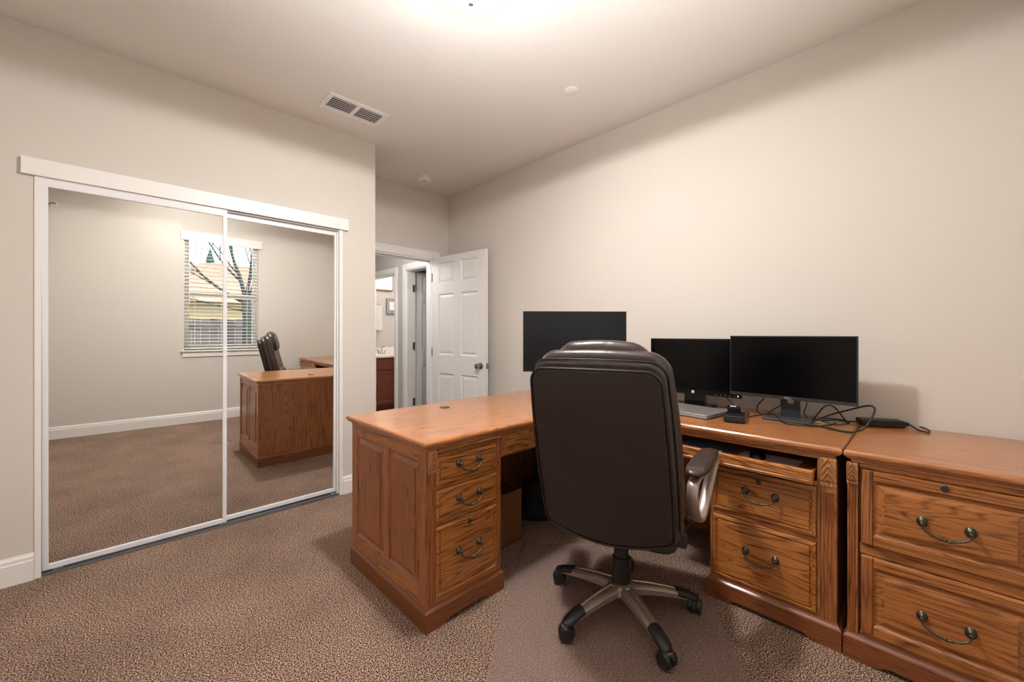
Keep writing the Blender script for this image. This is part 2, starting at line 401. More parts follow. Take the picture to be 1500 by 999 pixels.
# big visible hinges of the hall door on its jamb
tb = thing('hinge_set', (2.748, 4.618, 0), 'three nickel hinges on the jamb of the hallway door', 'hinge')
for hz in (.34, 1.06, 1.80):
    m = MB(); m.box(-.028, 0, -.004, .0, hz - .045, hz + .045); m.box(.004, .026, .02, .024, hz - .045, hz + .045); m.tube([(.0, .002, hz - .048), (.0, .002, hz + .048)], .008)
    m.build('hinge', M_steel, tb, 40)

# ---- bathroom contents
van = thing('bathroom_vanity', (3.3, 5.86, 0), 'reddish brown bathroom vanity with white top seen through doorway', 'vanity')
m = MB(); m.box(-.5, .7, .02, .54, .09, .845); m.box(-.5, .7, .07, .54, 0, .09); m.build('cabinet_body', M_vanity, van)
for k in range(3):
    x0 = -.49 + k * .39
    m = MB(); m.panel(x0, x0 + .38, .12, .64, [(0, 0), (.05, 0), (.056, .006), (.062, .006), (.075, .003)], .02); m.build('door_panel', M_vanity, van)
    m = MB(); m.panel(x0, x0 + .38, .66, .83, [(0, 0)], .02); m.build('drawer_front', M_vanity, van)
m = MB(); m.rloft(-.5, .72, -.02, .54, [(-.005, .845), (0, .85), (0, .88), (-.006, .886)]); m.box(-.5, .72, .52, .54, .886, .99); m.build('countertop', M_counter, van)
fc = tag(MB_o := (lambda: (lambda m: (m.lathe([(.0, 0), (.03, 0), (.024, .02), (.012, .03), (.012, .10), (.0, .105)], (0, 0, 0)), m.tube([(0, 0, .09), (0, -.05, .13), (0, -.11, .11)], .010), m.tube([(-.05, 0, 0), (-.05, 0, .05), (-.08, -.01, .06)], .009), m.tube([(.05, 0, 0), (.05, 0, .05), (.08, -.01, .06)], .009), m.build('faucet', M_chrome, None, 50, (3.08, 6.20, .8875)))[-1])(MB()))(), 'small chrome faucet on the bathroom vanity', 'faucet')
lb = thing('framed_light_reflection', (2.95, 6.385, 1.965), 'bright brown framed rectangle high on the bathroom wall, glowing in place of a reflected light', 'light reflection')
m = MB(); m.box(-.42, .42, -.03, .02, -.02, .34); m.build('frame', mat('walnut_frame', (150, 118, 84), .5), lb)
m = MB(); m.box(-.40, .40, -.034, -.028, 0.0, .32); m.build('glowing_pane', emit('reflection_glow', (255, 240, 214), 1.6), lb)  # emission stands in for a light fixture's reflection; no lamp here
pf = thing('picture_frame', (3.36, 6.385, 1.69), 'small grey framed picture on the bathroom wall', 'picture')
m = MB(); m.panel(-.10, .10, -.13, .13, [(0, -.02), (.012, -.02), (.014, -.012)], .02); m.build('frame', mat('grey_frame', (150, 146, 146), .5), pf)
m = MB(); m.box(-.05, .05, -.0145, -.0125, -.07, .07); m.build('picture', mat('picture_print', (225, 224, 222), .5, var=25, vscale=40), pf)
tw = thing('hand_towel', (3.08, 6.30, 1.60), 'white hand towel hanging by the bathroom vanity', 'towel')
m = MB(); m.grid(10, 12, lambda u, v: ((u - .5) * (.09 + .05 * (1 - v)), -.012 * sin(u * 18) - .015, -.32 + .40 * v)); m.grid(10, 12, lambda u, v: ((u - .5) * (.09 + .05 * (1 - v)), .012 - .006 * sin(u * 18), -.32 + .40 * v)); m.build('towel_cloth', M_towel, tw, 1)
m = MB(); m.tube(smooth_path([(0, .08, .11), (0, .0, .11), (0, -.02, .085), (0, -.02, .10)]), .005); m.build('hook', M_chrome, tw, 1)

# ================================================================== mirrored closet
cl = thing('closet_fascia', (.46, YC, 2.0), 'white fascia board above the mirrored closet doors', 'trim'); cl['kind'] = 'structure'
m = MB(); m.box(-.797, .80, -.020, 0, .0, .084, .0015); m.build('board', M_trim, cl)
m = MB(); m.box(-.733, .735, .0, .10, -.012, .06); m.build('head_track', mat('track_grey', (176, 174, 172), .5), cl)
b = MB(); b.box(-.295, CX0, YC - .006, YC + T, 0, 2.0); struct(b.build('trim_4', M_trim), 'white jamb trim at the left of the mirrored closet', 'trim')
b = MB(); b.box(CX1, 1.219, YC - .006, YC + T, 0, 2.0); b.box(CX1 - .012, CX1, YC + .006, YC + .036, 0, 2.0); struct(b.build('trim_5', M_trim), 'white jamb trim at the right of the mirrored closet', 'trim')
def mirror_door(name, x0, x1, y, label, sl, sr):
    root = thing(name, ((x0 + x1) / 2, y, 0), label, 'door'); root['kind'] = 'structure'; root.rotation_euler = (radians(.65), 0, 0)   # the doors hang leaning in a little
    ox = (x0 + x1) / 2; z0, z1 = .018, 2.03
    m = MB(); m.box(x0 - ox + sl * .6, x1 - ox - sr * .6, .006, .010, z0 + .012, z1 - .02); m.build('mirror', M_mirror, root)
    m = MB(); m.box(x0 - ox, x0 - ox + sl, -.002, .020, z0, z1, .002); m.build('stile', M_alu, root)
    m = MB(); m.box(x1 - ox - sr, x1 - ox, -.002, .020, z0, z1, .002); m.build('stile', M_alu, root)
    m = MB(); m.box(x0 - ox + sl, x1 - ox - sr, -.002, .020, z0, z0 + .027, .002); m.build('bottom_rail', M_alu, root)
    m = MB(); m.box(x0 - ox + sl, x1 - ox - sr, -.002, .020, z1 - .075, z1, .002); m.build('top_rail', M_alu, root)
    m = MB(); m.box(x0 - ox + sl, x1 - ox - sr, .0105, .020, z0 + .02, z1 - .03); m.build('backing_board', M_dark, root)
    return root
mirror_door('door_3', CX0, .496, YC + .020, 'left mirrored sliding closet door, in front, with the hanging cable reflected', .022, .020)
mirror_door('door_4', .470, 1.189, YC + .046, 'right mirrored sliding closet door reflecting the desk and chair', .022, .018)
b = MB(); b.box(CX0, CX1, YC - .004, YC + .085, 0, .006); b.box(CX0, CX1, YC + .002, YC + .005, .006, .014); b.box(CX0, CX1, YC + .034, YC + .037, .006, .014); b.box(CX0, CX1, YC + .064, YC + .067, .006, .014)
for gx in (-.235, .46, 1.14): b.box(gx, gx + .035, YC + .004, YC + .03, .006, .018)
struct(b.build('door_track', M_greymetal), 'grey metal floor track of the mirrored closet doors', 'track')
wallobj('wall_closet_inside', [(XL, 1.38, YC + .55, YC + .6, 0, 2.3)], 'inside back of the closet behind the mirrors')

# ================================================================== window, blinds
win = thing('window_1', ((WX0 + WX1) / 2, YN, WZ0), 'white double hung window behind the blinds, seen in the mirrors', 'window'); win['kind'] = 'structure'
ww = (WX1 - WX0) / 2; wh = WZ1 - WZ0
m = MB()
for a in ((-ww, -ww + .055, -.115, -.06, 0, wh), (ww - .055, ww, -.115, -.06, 0, wh), (-ww + .055, ww - .055, -.115, -.06, 0, .055), (-ww + .055, ww - .055, -.115, -.06, wh - .05, wh)): m.box(*a)
m.build('window_frame', M_trim, win)
m = MB(); m.box(-ww + .055, ww - .055, -.11, -.055, wh * .47, wh * .47 + .06); m.build('meeting_rail', M_trim, win)
gm, gn, gl, gb = newmat('window_glass'); gb.inputs['Transmission Weight'].default_value = 1; gb.inputs['Roughness'].default_value = 0; gb.inputs['IOR'].default_value = 1.05; gb.inputs['Base Color'].default_value = (1, 1, 1, 1)
m = MB(); m.box(-ww + .05, ww - .05, -.090, -.087, .05, wh * .47 + .02); m.build('pane', gm, win)
m = MB(); m.box(-ww + .05, ww - .05, -.100, -.097, wh * .47 + .03, wh - .045); m.build('pane', gm, win)
b = MB(); b.rloft(WX0 - .03, WX1 + .03, YN - .06, YN + .035, [(-.004, WZ0 - .022), (0, WZ0 - .018), (0, WZ0 - .002), (-.004, WZ0)]); b.box(WX0 - .015, WX1 + .015, YN, YN + .014, WZ0 - .085, WZ0 - .022)
struct(b.build('window_sill_1', M_trim), 'white window sill with apron, seen in the mirrors', 'sill')
bl = thing('window_blinds', ((WX0 + WX1) / 2, YN - .028, WZ0), 'white horizontal slat blinds hanging open in the window', 'blinds')
m = MB(); m.box(-ww - .035, ww + .035, .028, .062, wh - .075, wh + .03, .004); m.build('valance', M_trim, bl)
m = MB(); m.box(-ww + .01, ww - .01, -.02, .022, .012, .030, .003); m.build('bottom_rail', M_slat, bl)
sm = MB(); sm.prism([(-.024, -.001), (.0, .003), (.024, -.001), (.024, .001), (.0, .005), (-.024, .001)], 0, -ww + .012, ww - .012); s0 = sm.build('slat', M_slat, bl, None, (0, 0, .06))
nsl = 30; dz = (wh - .075 - .06) / nsl
for k in range(1, nsl):
    o = s0.copy(); C.objects.link(o); o.location = (0, 0, .06 + dz * k)
for x in (-.30, -.02, .28):
    m = MB(); m.tube([(x, .024, .03), (x, .024, wh - .07)], .0016, 5); m.tube([(x, -.025, .03), (x, -.025, wh - .07)], .0016, 5); m.build('ladder_cord', M_slat, bl)
m = MB(); m.tube([(-.36, .035, wh - .08), (-.36, .037, wh * .40)], .004, 6); m.build('tilt_wand', M_slat, bl)
m = MB(); m.tube([(.36, .035, wh - .08), (.362, .037, wh * .30)], .002, 6); m.lathe([(.0, 0), (.008, .0), (.004, .03), (.0, .03)], (.362, .037, wh * .30 - .03), 8); m.build('pull_cord', M_slat, bl)
# hanging cable on the near wall
cb = thing('wall_cable', (-.472, YN, 2.53), 'thin cable looping out of a white wall clip, at the upper left in the mirror', 'cable')
m = MB(); m.lathe([(.0, 0), (.014, 0), (.012, .012), (.0, .014)], (0, 0, 0), 14, 1); m.build('clip', M_white, cb, 40)
m = MB(); m.tube(smooth_path([(0, .014, 0), (-.02, .022, .004), (-.045, .02, -.012), (-.058, .014, -.05), (-.062, .01, -.2), (-.062, .01, -.6)]), .0035, 6); m.build('cord', M_bezel, cb, 1)

# ================================================================== outside
M_soil = mat('yard', (120, 112, 95), .9, var=15, vscale=3)
b = MB(); b.box(-14, 16, -24, YN - T - .02, -.32, -.22); struct(b.build('ground_outside', M_soil), 'yard ground outside the window', 'ground')
fence = thing('yard_fence', (1.4, -3.70, -.22), 'grey brown plank fence outside the window', 'fence')
M_fence = mat('fence_wood', (124, 112, 112), .85, var=12, vscale=8)
pm = MB(); pm.box(-.068, .068, 0, .018, 0, 1.58); p0 = pm.build('plank', M_fence, fence, None, (-2.6, 0, 0))
for k in range(1, 40):
    o = p0.copy(); C.objects.link(o); o.location = (-2.6 + k * .143, .003 * (k % 2), -.004 * (k % 3))
m = MB(); m.box(-2.7, 3.1, .02, .06, .3, .39); m.box(-2.7, 3.1, .02, .06, 1.42, 1.50); m.build('rail', M_fence, fence)
house = thing('neighbour_house', (2.5, -8.5, -.36), 'tan neighbouring house with hip roof beyond the fence', 'house')
m = MB(); m.box(-4.5, 3.6, -4, .8, 0, 2.25); m.build('wall', mat('stucco', (232, 210, 160), .9), house)
M_roof = mat('roof_tile', (196, 164, 142), .9, var=30, vscale=14)
m = MB(); e = [m.v(p) for p in ((-4.9, 1.2, 2.2), (4.0, 1.2, 2.2), (4.0, -4.4, 2.2), (-4.9, -4.4, 2.2))]; r = [m.v(p) for p in ((-.2, -1.4, 3.6), (2.4, -1.4, 3.6))]
m.f([e[0], e[1], r[1], r[0]]); m.f([e[1], e[2], r[1]]); m.f([e[2], e[3], r[0], r[1]]); m.f([e[3], e[0], r[0]]); m.f(list(reversed(e)))
m.build('roof', M_roof, house)
for k in range(10):
    m = MB(); t0 = k / 10; y0 = 1.2 - 2.6 * t0; z0 = 2.2 + 1.4 * t0; m.box(-4.9 + 4.7 * t0, 4.0 - 1.6 * t0, y0 - .27, y0 + .02, z0 + .0, z0 + .035); m.M = Matrix.Identity(4); m.build('tile_course', M_roof, house)
con = thing('conifer_tree', (2.75, -14.6, -.22), 'dark green pointed conifer behind the neighbouring house', 'tree')
m = MB()
for k in range(9):
    z = 1.6 + k * .3; rr = .95 * (1 - k / 9.3)
    ring = [m.v((rr * (1 + .18 * ((j * 7 + k) % 3 - 1)) * cos(j * pi / 9), rr * sin(j * pi / 9), z + .06 * (j % 2))) for j in range(18)]
    top = m.v((0, 0, z + .62))
    for j in range(18): m.f([ring[j], ring[(j + 1) % 18], top])
m.build('foliage', mat('conifer_green', (62, 88, 78), .9, var=15, vscale=10), con)
m = MB(); m.tube([(0, 0, 0), (0, 0, 1.5)], .1); m.build('trunk', mat('bark_dark', (80, 66, 54), .9), con)
tree = thing('bare_tree', (1.86, -3.20, -.22), 'leafless tree with forking mossy branches outside the window', 'tree')
M_bark = mat('bark', (70, 76, 70), .9, var=26, vscale=18)
m = MB(); m.tube([(0, 0, 0), (.0, 0, .8), (.01, 0, 1.5), (-.03, 0, 2.0)], [.115, .10, .095, .085], 10); m.build('trunk', M_bark, tree, 1)
tw_ = MB(); ttips = []
rnd = random.Random(11)
def branch(mb, p, d, L, r, depth):
    pts = [Vector(p)]; q = Vector(p); dd = Vector(d).normalized(); rs = [r]; N = 6
    for i in range(N):
        dd = (dd + Vector((rnd.uniform(-.18, .18), rnd.uniform(-.12, .12), rnd.uniform(-.08, .14)))).normalized()
        q = q + dd * L / N; pts.append(q.copy()); rs.append(r * (1 - .75 * (i + 1) / N))
        if depth > 0 and i >= 1 and (i % 2 or depth > 1):
            for _ in range(1):
                nd = (dd + Vector((rnd.uniform(-.9, .9), rnd.uniform(-.4, .4), rnd.uniform(-.5, .8)))).normalized()
                branch(tw_, q, nd, L * rnd.uniform(.35, .6), rs[-1] * .55, depth - 1)
    mb.tube(pts, rs, 6)
for p, d, L, r in (((-.03, 0, 1.95), (-.25, 0, 1), 1.5, .042), ((-.02, 0, 1.95), (.05, 0, 1), 1.5, .036), ((0, 0, 1.8), (.30, 0, 1), 1.5, .038), ((-.04, 0, 1.9), (-1, 0, .42), 1.7, .032), ((-.03, 0, 1.75), (-1, .1, .12), 1.5, .02), ((-.1, 0, 2.3), (-1, 0, .9), 1.6, .022)):
    mb = MB(); branch(mb, p, d, L, r, 2); mb.build('branch', M_bark, tree, 1)
tg = tw_.build('twigs', M_bark, tree); tg['kind'] = 'stuff'

# ================================================================== ceiling fittings
cf = thing('ceiling_light', (LX, LY, ZC), 'round white flush ceiling light with nickel finial', 'ceiling light')
m = MB(); m.lathe([(.0, 0), (.190, 0), (.192, -.012), (.185, -.030), (.0, -.030)], (0, 0, 0), 48); m.build('pan', M_steel if False else mat('light_pan', (205, 196, 190), .4), cf, 40)
m = MB(); m.lathe([(.168, -.030), (.170, -.045), (.160, -.070), (.135, -.094), (.095, -.114), (.045, -.124), (.0, -.126)], (0, 0, 0), 48); m.build('glass_dome', emit('lit_glass', (255, 251, 246), 4), cf, 1)
m = MB(); m.lathe([(.0, -.122), (.018, -.124), (.019, -.132), (.008, -.137), (.013, -.145), (.012, -.156), (.0, -.161)], (0, 0, 0), 20); m.build('finial', M_steel, cf, 50)
vt = thing('ceiling_vent', (1.156, 2.714, ZC), 'white rectangular ceiling air vent with slats', 'vent')
m = MB()
X0, X1, Y0, Y1 = -.200, .200, -.104, .104; ix, iy = .170, .072
for a in ((X0, X1, Y0, -iy), (X0, X1, iy, Y1), (X0, -ix, -iy, iy), (ix, X1, -iy, iy)): m.box(a[0], a[1], a[2], a[3], -.008, 0, .001)
m.build('frame', M_white, vt)
m = MB(); m.box(-.012, .012, -iy, iy, -.008, -.001); m.build('divider', M_white, vt)
m = MB(); m.box(-ix, ix, -iy, iy, -.0015, -.0005); m.build('dark_duct', M_dark, vt)
sm = MB(); sm.prism([(-.0085, -.010), (.0040, -.0015), (.0078, -.0030), (-.0048, -.0120)], 0, .014, ix - .003); s1 = sm.build('slat', M_white, vt)
for bank in (0, 1):
    for k in range(6):
        if bank == 0 and k == 0: o = s1
        else: o = s1.copy(); C.objects.link(o)
        o.location = (-bank * (ix + .011), -.058 + k * .0232, 0)
m = MB(); m.box(-.188, -.184, -.03, .02, -.014, -.008); m.build('damper_lever', M_white, vt)
sd = thing('smoke_detector', (2.135, 3.41, ZC), 'round white smoke detector on the ceiling before the doorway', 'smoke detector')
m = MB(); m.lathe([(.0, 0), (.072, 0), (.072, -.010), (.066, -.012), (.0, -.012)], (0, 0, 0), 32); m.build('mounting_plate', M_white, sd, 40)
m = MB(); m.lathe([(.0, -.012), (.060, -.013), (.060, -.034), (.052, -.042), (.036, -.046), (.0, -.047)], (0, 0, 0), 32); m.build('cover', M_white, sd, 30)
m = MB(); m.box(-.03, .012, -.032, -.022, -.0485, -.045); m.build('sounder_slot', mat('detector_slot', (110, 112, 120), .5), sd)
sp = MB(); sp.lathe([(.0, 0), (.046, 0), (.046, -.004), (.040, -.007), (.0, -.007)], (0, 0, 0), 28); tag(sp.build('sprinkler_cover', M_white, None, 40, (2.035, 1.552, ZC)), 'small flat white disc cover on the ceiling', 'sprinkler cover')

# ================================================================== furniture parts
def handle(par, x, z, y, w=.110):
    """bail pull with two rosettes; y is the drawer face"""
    m = MB()
    for s in (-1, 1):
        m.lathe([(.0, 0), (.0135, -.001), (.0145, -.004), (.011, -.009), (.006, -.012), (.004, -.020), (.0065, -.024), (.005, -.028), (.0, -.029)], (x + s * w / 2, y, z), 14, 1, 1, 1.25)
    pts = smooth_path([(x - w / 2, y - .021, z - .004), (x - w * .47, y - .026, z - .016), (x - w * .34, y - .030, z - .027), (x - w * .15, y - .031, z - .034), (x, y - .031, z - .036), (x + w * .15, y - .031, z - .034), (x + w * .34, y - .030, z - .027), (x + w * .47, y - .026, z - .016), (x + w / 2, y - .021, z - .004)], 4)
    rs = []
    for p in pts:
        d = abs(p.x - x); rr = .0033
        for c, a in ((0, .0030), (.009, .0016), (.016, .0014)):
            if abs(d - c) < .004: rr = .0033 + a
        rs.append(rr)
    m.tube(pts, rs, 8)
    h = m.build('handle', M_bronze, par, 60); return h
def keyhole(par, x, z, y):
    m = MB(); m.lathe([(.0, 0), (.0105, 0), (.0105, -.003), (.007, -.005), (.006, -.003), (.0, -.003)], (x, y, z), 16, 1, 1, 1.15); m.box(x - .0012, x + .0012, y - .0042, y - .003, z - .005, z + .005); m.build('lock', M_bronze, par, 40)
FL = [(0, -.002), (.003, -.007), (.013, -.010), (.016, -.003), (.020, -.003), (.024, -.0085)]      # flat drawer with a bead round a sunk groove
def drawer(par, x0, x1, z0, z1, y, style='flat', hz=None, lock=None, hw=.112):
    root = MB()
    if style == 'flat': prof = [(i, y + d) for i, d in FL]; yf = y - .0085
    root.panel(x0, x1, z0, z1, prof, y + .012)
    d = root.build('drawer', O_draw, par)
    hx = (x0 + x1) / 2
    handle(d, hx, hz if hz else (z0 + z1) / 2 + .012, yf, hw)
    if lock: keyhole(d, lock[0], lock[1], yf)
    return d
def raised_drawer(par, x0, x1, z0, z1, y, hz, lock=None):
    st = .034
    d = MB(); d.panel(x0, x1, z0, z1, [(0, y), (.002, y - .002)], y + .014); d = d.build('drawer', O_draw, par)
    yy = y - .002
    for a, b_ in ((x0, x0 + st), (x1 - st, x1)):
        m = MB(); m.panel(a + .0005, b_ - .0005, z0 + .0005, z1 - .0005, [(0, yy - .006), (.003, yy - .010)], yy); m.build('stile', O_v, d)
    for a, b_ in ((z0, z0 + .036), (z1 - .036, z1)):
        m = MB(); m.panel(x0 + st, x1 - st, a + .0005, b_ - .0005, [(0, yy - .006), (.003, yy - .010)], yy); m.build('rail', O_h, d)
    a, b_, c, e = x0 + st, x1 - st, z0 + .036, z1 - .036
    m = MB(); m.panel(a, b_, c, e, [(0, yy - .009), (.006, yy - .002), (.011, yy - .0005), (.030, yy - .006), (.0305, yy - .012)], yy); m.build('raised_panel', O_h, d)
    handle(d, (x0 + x1) / 2, hz, yy - .012, .110)
    if lock: keyhole(d, lock[0], lock[1], yy - .010)
    return d
def skirt(par, x0, x1, y0, y1, h=.075, arch=.014, sides=(1, 1, 1, 1)):
    """plinth with an arched cut-out in front and a moulded cap"""
    a = .088; n = 7
    fp = [(x0, .0), (x0 + a - .012, .0), (x0 + a, .005)]
    for k in range(n + 1): 
        t = k / n; fp.append((x0 + a + .012 + .03 * t, .005 + (arch) * sin(t * pi / 2)))
    fp += [(x1 - p[0] + x0, p[1]) for p in reversed(fp)] + [(x1, h), (x0, h)]
    b = MB(); b.prism(fp, 1, y0, y0 + .02); b.box(x0, x0 + .02, y0 + .02, y1, 0, h); b.box(x1 - .02, x1, y0 + .02, y1, 0, h); b.box(x0 + .02, x1 - .02, y1 - .02, y1, 0.0, h)
    b.build('plinth', O_dk, par)
    b = MB(); b.rloft(x0, x1, y0, y1, [(0, h), (.001, h + .003), (-.002, h + .008), (-.009, h + .014), (-.012, h + .020), (-.014, h + .024)], sides); b.build('base_moulding', O_dk, par)
def corbel(par, x0, x1, z0, z1, y):
    """carved scroll with leaves, ribs and a bead row"""
    w = x1 - x0; hgt = z1 - z0
    def fn(u, v):
        base = .010 + .010 * max(0, sin(min(1, v * 1.0) * pi * .62)) if v > .16 else .010
        r = 0
        if u < .10 or u > .90: r = .0045
        elif v < .13: r = .0055 * abs(sin(u * pi * 3.5))
        elif v < .17: r = -.001
        elif .46 < u < .54: r = .0045
        else:
            q = abs(u - .5); r = .0055 * max(0, sin((v * 8.5 + q * 7) * pi)) * (1 if v < .93 else 0)
        return (x0 + u * w, y - base - r, z0 + v * hgt)
    m = MB(); g = m.grid(20, 40, fn)
    # close the sides and back
    bk = [[m.v((x0, y, z0 + v / 40 * hgt)), m.v((x1, y, z0 + v / 40 * hgt))] for v in range(41)]
    for j in range(40):
        m.f([bk[j][0], g[j][0], g[j + 1][0], bk[j + 1][0]]); m.f([g[j][-1], bk[j][1], bk[j + 1][1], g[j + 1][-1]])
    m.f([bk[0][0], bk[0][1]] + list(reversed(g[0]))); m.f([bk[-1][1], bk[-1][0]] + g[-1])
    m.build('carved_corbel', O_corb, par, 35)
def pilaster(par, x0, x1, z0, z1, y):
    w = x1 - x0; pts = [(x0, y + .02), (x0, y - .004)]
    n = 3; gw = w / (n + 1)
    for k in range(n):
        c = x0 + w * (k + 1) / (n + 1); r = gw * .33
        for j in range(5): t = -1 + 2 * j / 4; pts.append((c + t * r, y - .004 + .0035 * (1 - t * t)))
    pts += [(x1, y - .004), (x1, y + .02)]
    m = MB(); m.prism(pts, 2, z0, z1); m.build('pilaster', O_v, par)
TOPP = [(-.034, .722), (-.030, .734), (-.022, .737), (-.022, .744), (-.010, .751), (-.006, .757), (-.003, .759), (-.001, .762), (0, .768), (-.001, .774), (-.005, .779), (-.012, .781)]

# ---------------- long pedestal desk (front looks to -y)
AX, AY = .887, 1.406
dA = thing('pedestal_desk', (AX, AY, 0), 'oak pedestal desk with three drawers jutting out by the closet', 'desk')
AW, AD = XR - .01 - AX, .735
m = MB(); m.rloft(-.016, AW - .002, -.018, AD + .018, [(o, z) for o, z in TOPP], (1, 0, 1, 1)); m.build('desktop', O_top, dA)
gr = MB(); gr.lathe([(.0, .781), (.030, .781), (.031, .784), (.024, .7845), (.022, .782), (.0, .782)], (.493, .575, 0), 28); gm_ = gr.build('grommet', mat('grommet_plastic', (96, 72, 48), .4), dA, 40)
m = MB(); m.box(.478, .508, .560, .572, .7822, .7828); m.build('grommet_slot', M_dark, gm_)
PW = .420      # pedestal width
skirt(dA, 0, PW + .012, 0, AD, sides=(1, 1, 1, 1))
z0b, z1b = .098, .736
def cabinet_body(par, x0, x1, y0, y1, z0, z1, m1=O_side):
    """open-backed carcass walls"""
    return
# carcass: outer side frame with two raised panels (faces -x)
m = MB(); m.box(.016, .040, .030, AD - .012, z0b, z1b); m.build('side_panel', O_side, dA)
R = Matrix(((0, 1, 0, 0), (1, 0, 0, 0), (0, 0, 1, 0), (0, 0, 0, 1)))   # swap x,y so the panel tool builds on the -x face
def sidep(name, a, b_, c, e, prof, yb, mm):
    q = MB(R); q.panel(a, b_, c, e, prof, yb); q.build(name, mm, dA)
sidep('stile', .012, .058, z0b, z1b, [(0, .006), (.001, .005)], .016, O_v)
sidep('stile', .325, .372, z0b + .075, .686, [(0, .006), (.001, .005)], .016, O_v)
sidep('stile', .668, AD - .012, z0b, z1b, [(0, .006), (.001, .005)], .016, O_v)
sidep('rail', .058, .668, .686, z1b, [(0, .006), (.001, .005)], .016, O_d)
sidep('rail', .058, .668, z0b, z0b + .075, [(0, .006), (.001, .005)], .016, O_d)
for a, b_ in ((.058, .325), (.372, .668)):
    sidep('raised_panel', a, b_, z0b + .075, .686, [(0, .007), (.006, .014), (.011, .0175), (.034, .009), (.0345, .0045)], .022, O_side)
# right wall of the pedestal, back panels
m = MB(); m.box(PW - .022, PW, .012, AD - .030, z0b, z1b); m.build('pedestal_side', O_side, dA)
m = MB(); m.box(.016, PW - .042, AD - .024, AD - .008, z0b, z1b); m.build('back_panel', O_side, dA)
m = MB(); m.box(PW - .040, AW - .03, AD - .028, AD - .012, .06, z1b); m.build('back_panel', O_side, dA)
m = MB(); m.box(PW - .0, AW - .03, AD - .020, AD - .004, .0, .085); m.build('back_plinth', O_dk, dA)
m = MB(); m.box(PW - .0425, PW - .0395, AD - .03, AD - .0125, .085, z1b); m.build('panel_joint', O_dk, dA)
m = MB(); m.box(PW + .18, PW + .185, AD - .034, AD - .028, .06, z1b); m.box(PW + .36, PW + .40, AD - .040, AD - .028, .0, z1b); m.build('stretcher_post', O_dk, dA)
m = MB(); m.box(AW - .03, AW, .02, AD - .01, 0, z1b); m.build('end_panel', O_side, dA)
# face frame
yf = .012
m = MB(); m.box(.001, .012, yf - .006, yf + .02, z0b, z1b); m.build('stile', O_v, dA)
m = MB(); m.box(PW - .026, PW, yf - .001, yf + .02, z0b, z1b, .002); m.build('stile', O_v, dA)
pilaster(dA, .014, .048, z0b, .645, yf)
corbel(dA, .013, .050, .645, .737, yf + .004)
for a, b_, in ((.700, .716), (.565, .580), (.418, .435), (z0b, .116)):
    m = MB(); m.box(.050, PW - .026, yf, yf + .018, a, b_, .0015); m.build('rail', O_h, dA)
m = MB(); m.tube([(.060, yf - .004, .727), (PW - .006, yf - .004, .727)], .0095, 10, .008); m.build('pull_out_shelf', O_h, dA, 50)
drawer(dA, .052, PW - .028, .582, .699, yf, hz=.658)
drawer(dA, .052, PW - .028, .437, .563, yf, hz=.509)
drawer(dA, .052, PW - .028, .118, .416, yf, hz=.281, lock=(.227, .387))
m = MB(); m.box(.046, PW - .022, yf + .018, yf + .6, z0b, z1b - .01); m.build('drawer_box', O_dk, dA)
# kneehole apron with its centre drawer
m = MB(); m.panel(PW + .006, PW + .60, .626, .731, [(0, yf), (.003, yf - .004), (.014, yf - .006), (.0165, yf - .003), (.020, yf - .003), (.023, yf - .006)], yf + .014); cd = m.build('centre_drawer', O_draw, dA)
handle(cd, PW + .30, .690, yf - .006)
m = MB(); m.box(PW + .01, PW + .59, yf + .014, yf + .45, .65, .71); m.build('drawer_box', O_dk, dA)

# ---------------- return desk along the monitor wall (front looks to -x)
BX, BY = 1.967, .716
dB = thing('return_desk', (BX, BY, 0), 'oak desk along the wall with open keyboard drawer and two file drawers', 'desk', -pi / 2)
BD = XR - .012 - BX; BWp = .492; LB = -.665     # local x: 0 = pedestal left, to the right
m = MB(); m.rloft(LB, BWp + .004, -.014, BD, TOPP, (0, 1, 1, 0)); m.build('desktop', O_top, dB)
skirt(dB, 0, BWp, 0, BD, sides=(1, 1, 1, 1))
yf = .014
m = MB(); m.box(.014, .034, yf, BD - .01, z0b, .640); m.build('pedestal_side', O_side, dB)
m = MB(); m.box(BWp - .034, BWp - .014, yf, BD - .01, z0b, .726); m.build('pedestal_side', O_side, dB)
m = MB(); m.box(.014, .024, yf - .001, yf + .02, z0b, .628, .001); m.build('stile', O_v, dB)
m = MB(); m.box(.416, .426, yf - .001, yf + .02, z0b, .733, .001); m.build('stile', O_v, dB)
pilaster(dB, .428, .476, z0b, .597, yf)
m = MB(); m.box(.427, .477, yf - .008, yf + .02, .597, .624, .001); m.build('plinth_block', O_v, dB)
corbel(dB, .427, .477, .624, .735, yf + .002)
for a, b_ in ((.613, .630), (.390, .408), (z0b, .104)):
    m = MB(); m.box(.024, .416, yf, yf + .018, a, b_, .0015); m.build('rail', O_h, dB)
drawer(dB, .026, .414, .410, .611, yf, hz=.529, lock=(.215, .581), hw=.113)
drawer(dB, .026, .414, .106, .388, yf, hz=.266, hw=.113)
m = MB(); m.box(.034, BWp - .034, yf + .02, .62, z0b, .610); m.build('drawer_box', O_dk, dB)
m = MB(); m.box(LB, LB + .02, .03, BD, 0, .72); m.build('end_panel', O_side, dB)
m = MB(); m.box(LB + .02, BWp - .035, BD - .03, BD - .015, .0, .722); m.build('back_panel', O_side, dB)
m = MB(); m.box(LB, .416, yf, yf + .02, .722, .735); m.build('top_rail', O_h, dB)
m = MB(); m.box(-.30, .416, .06, .60, .612, .630); m.build('drawer_runner', O_dk, dB)
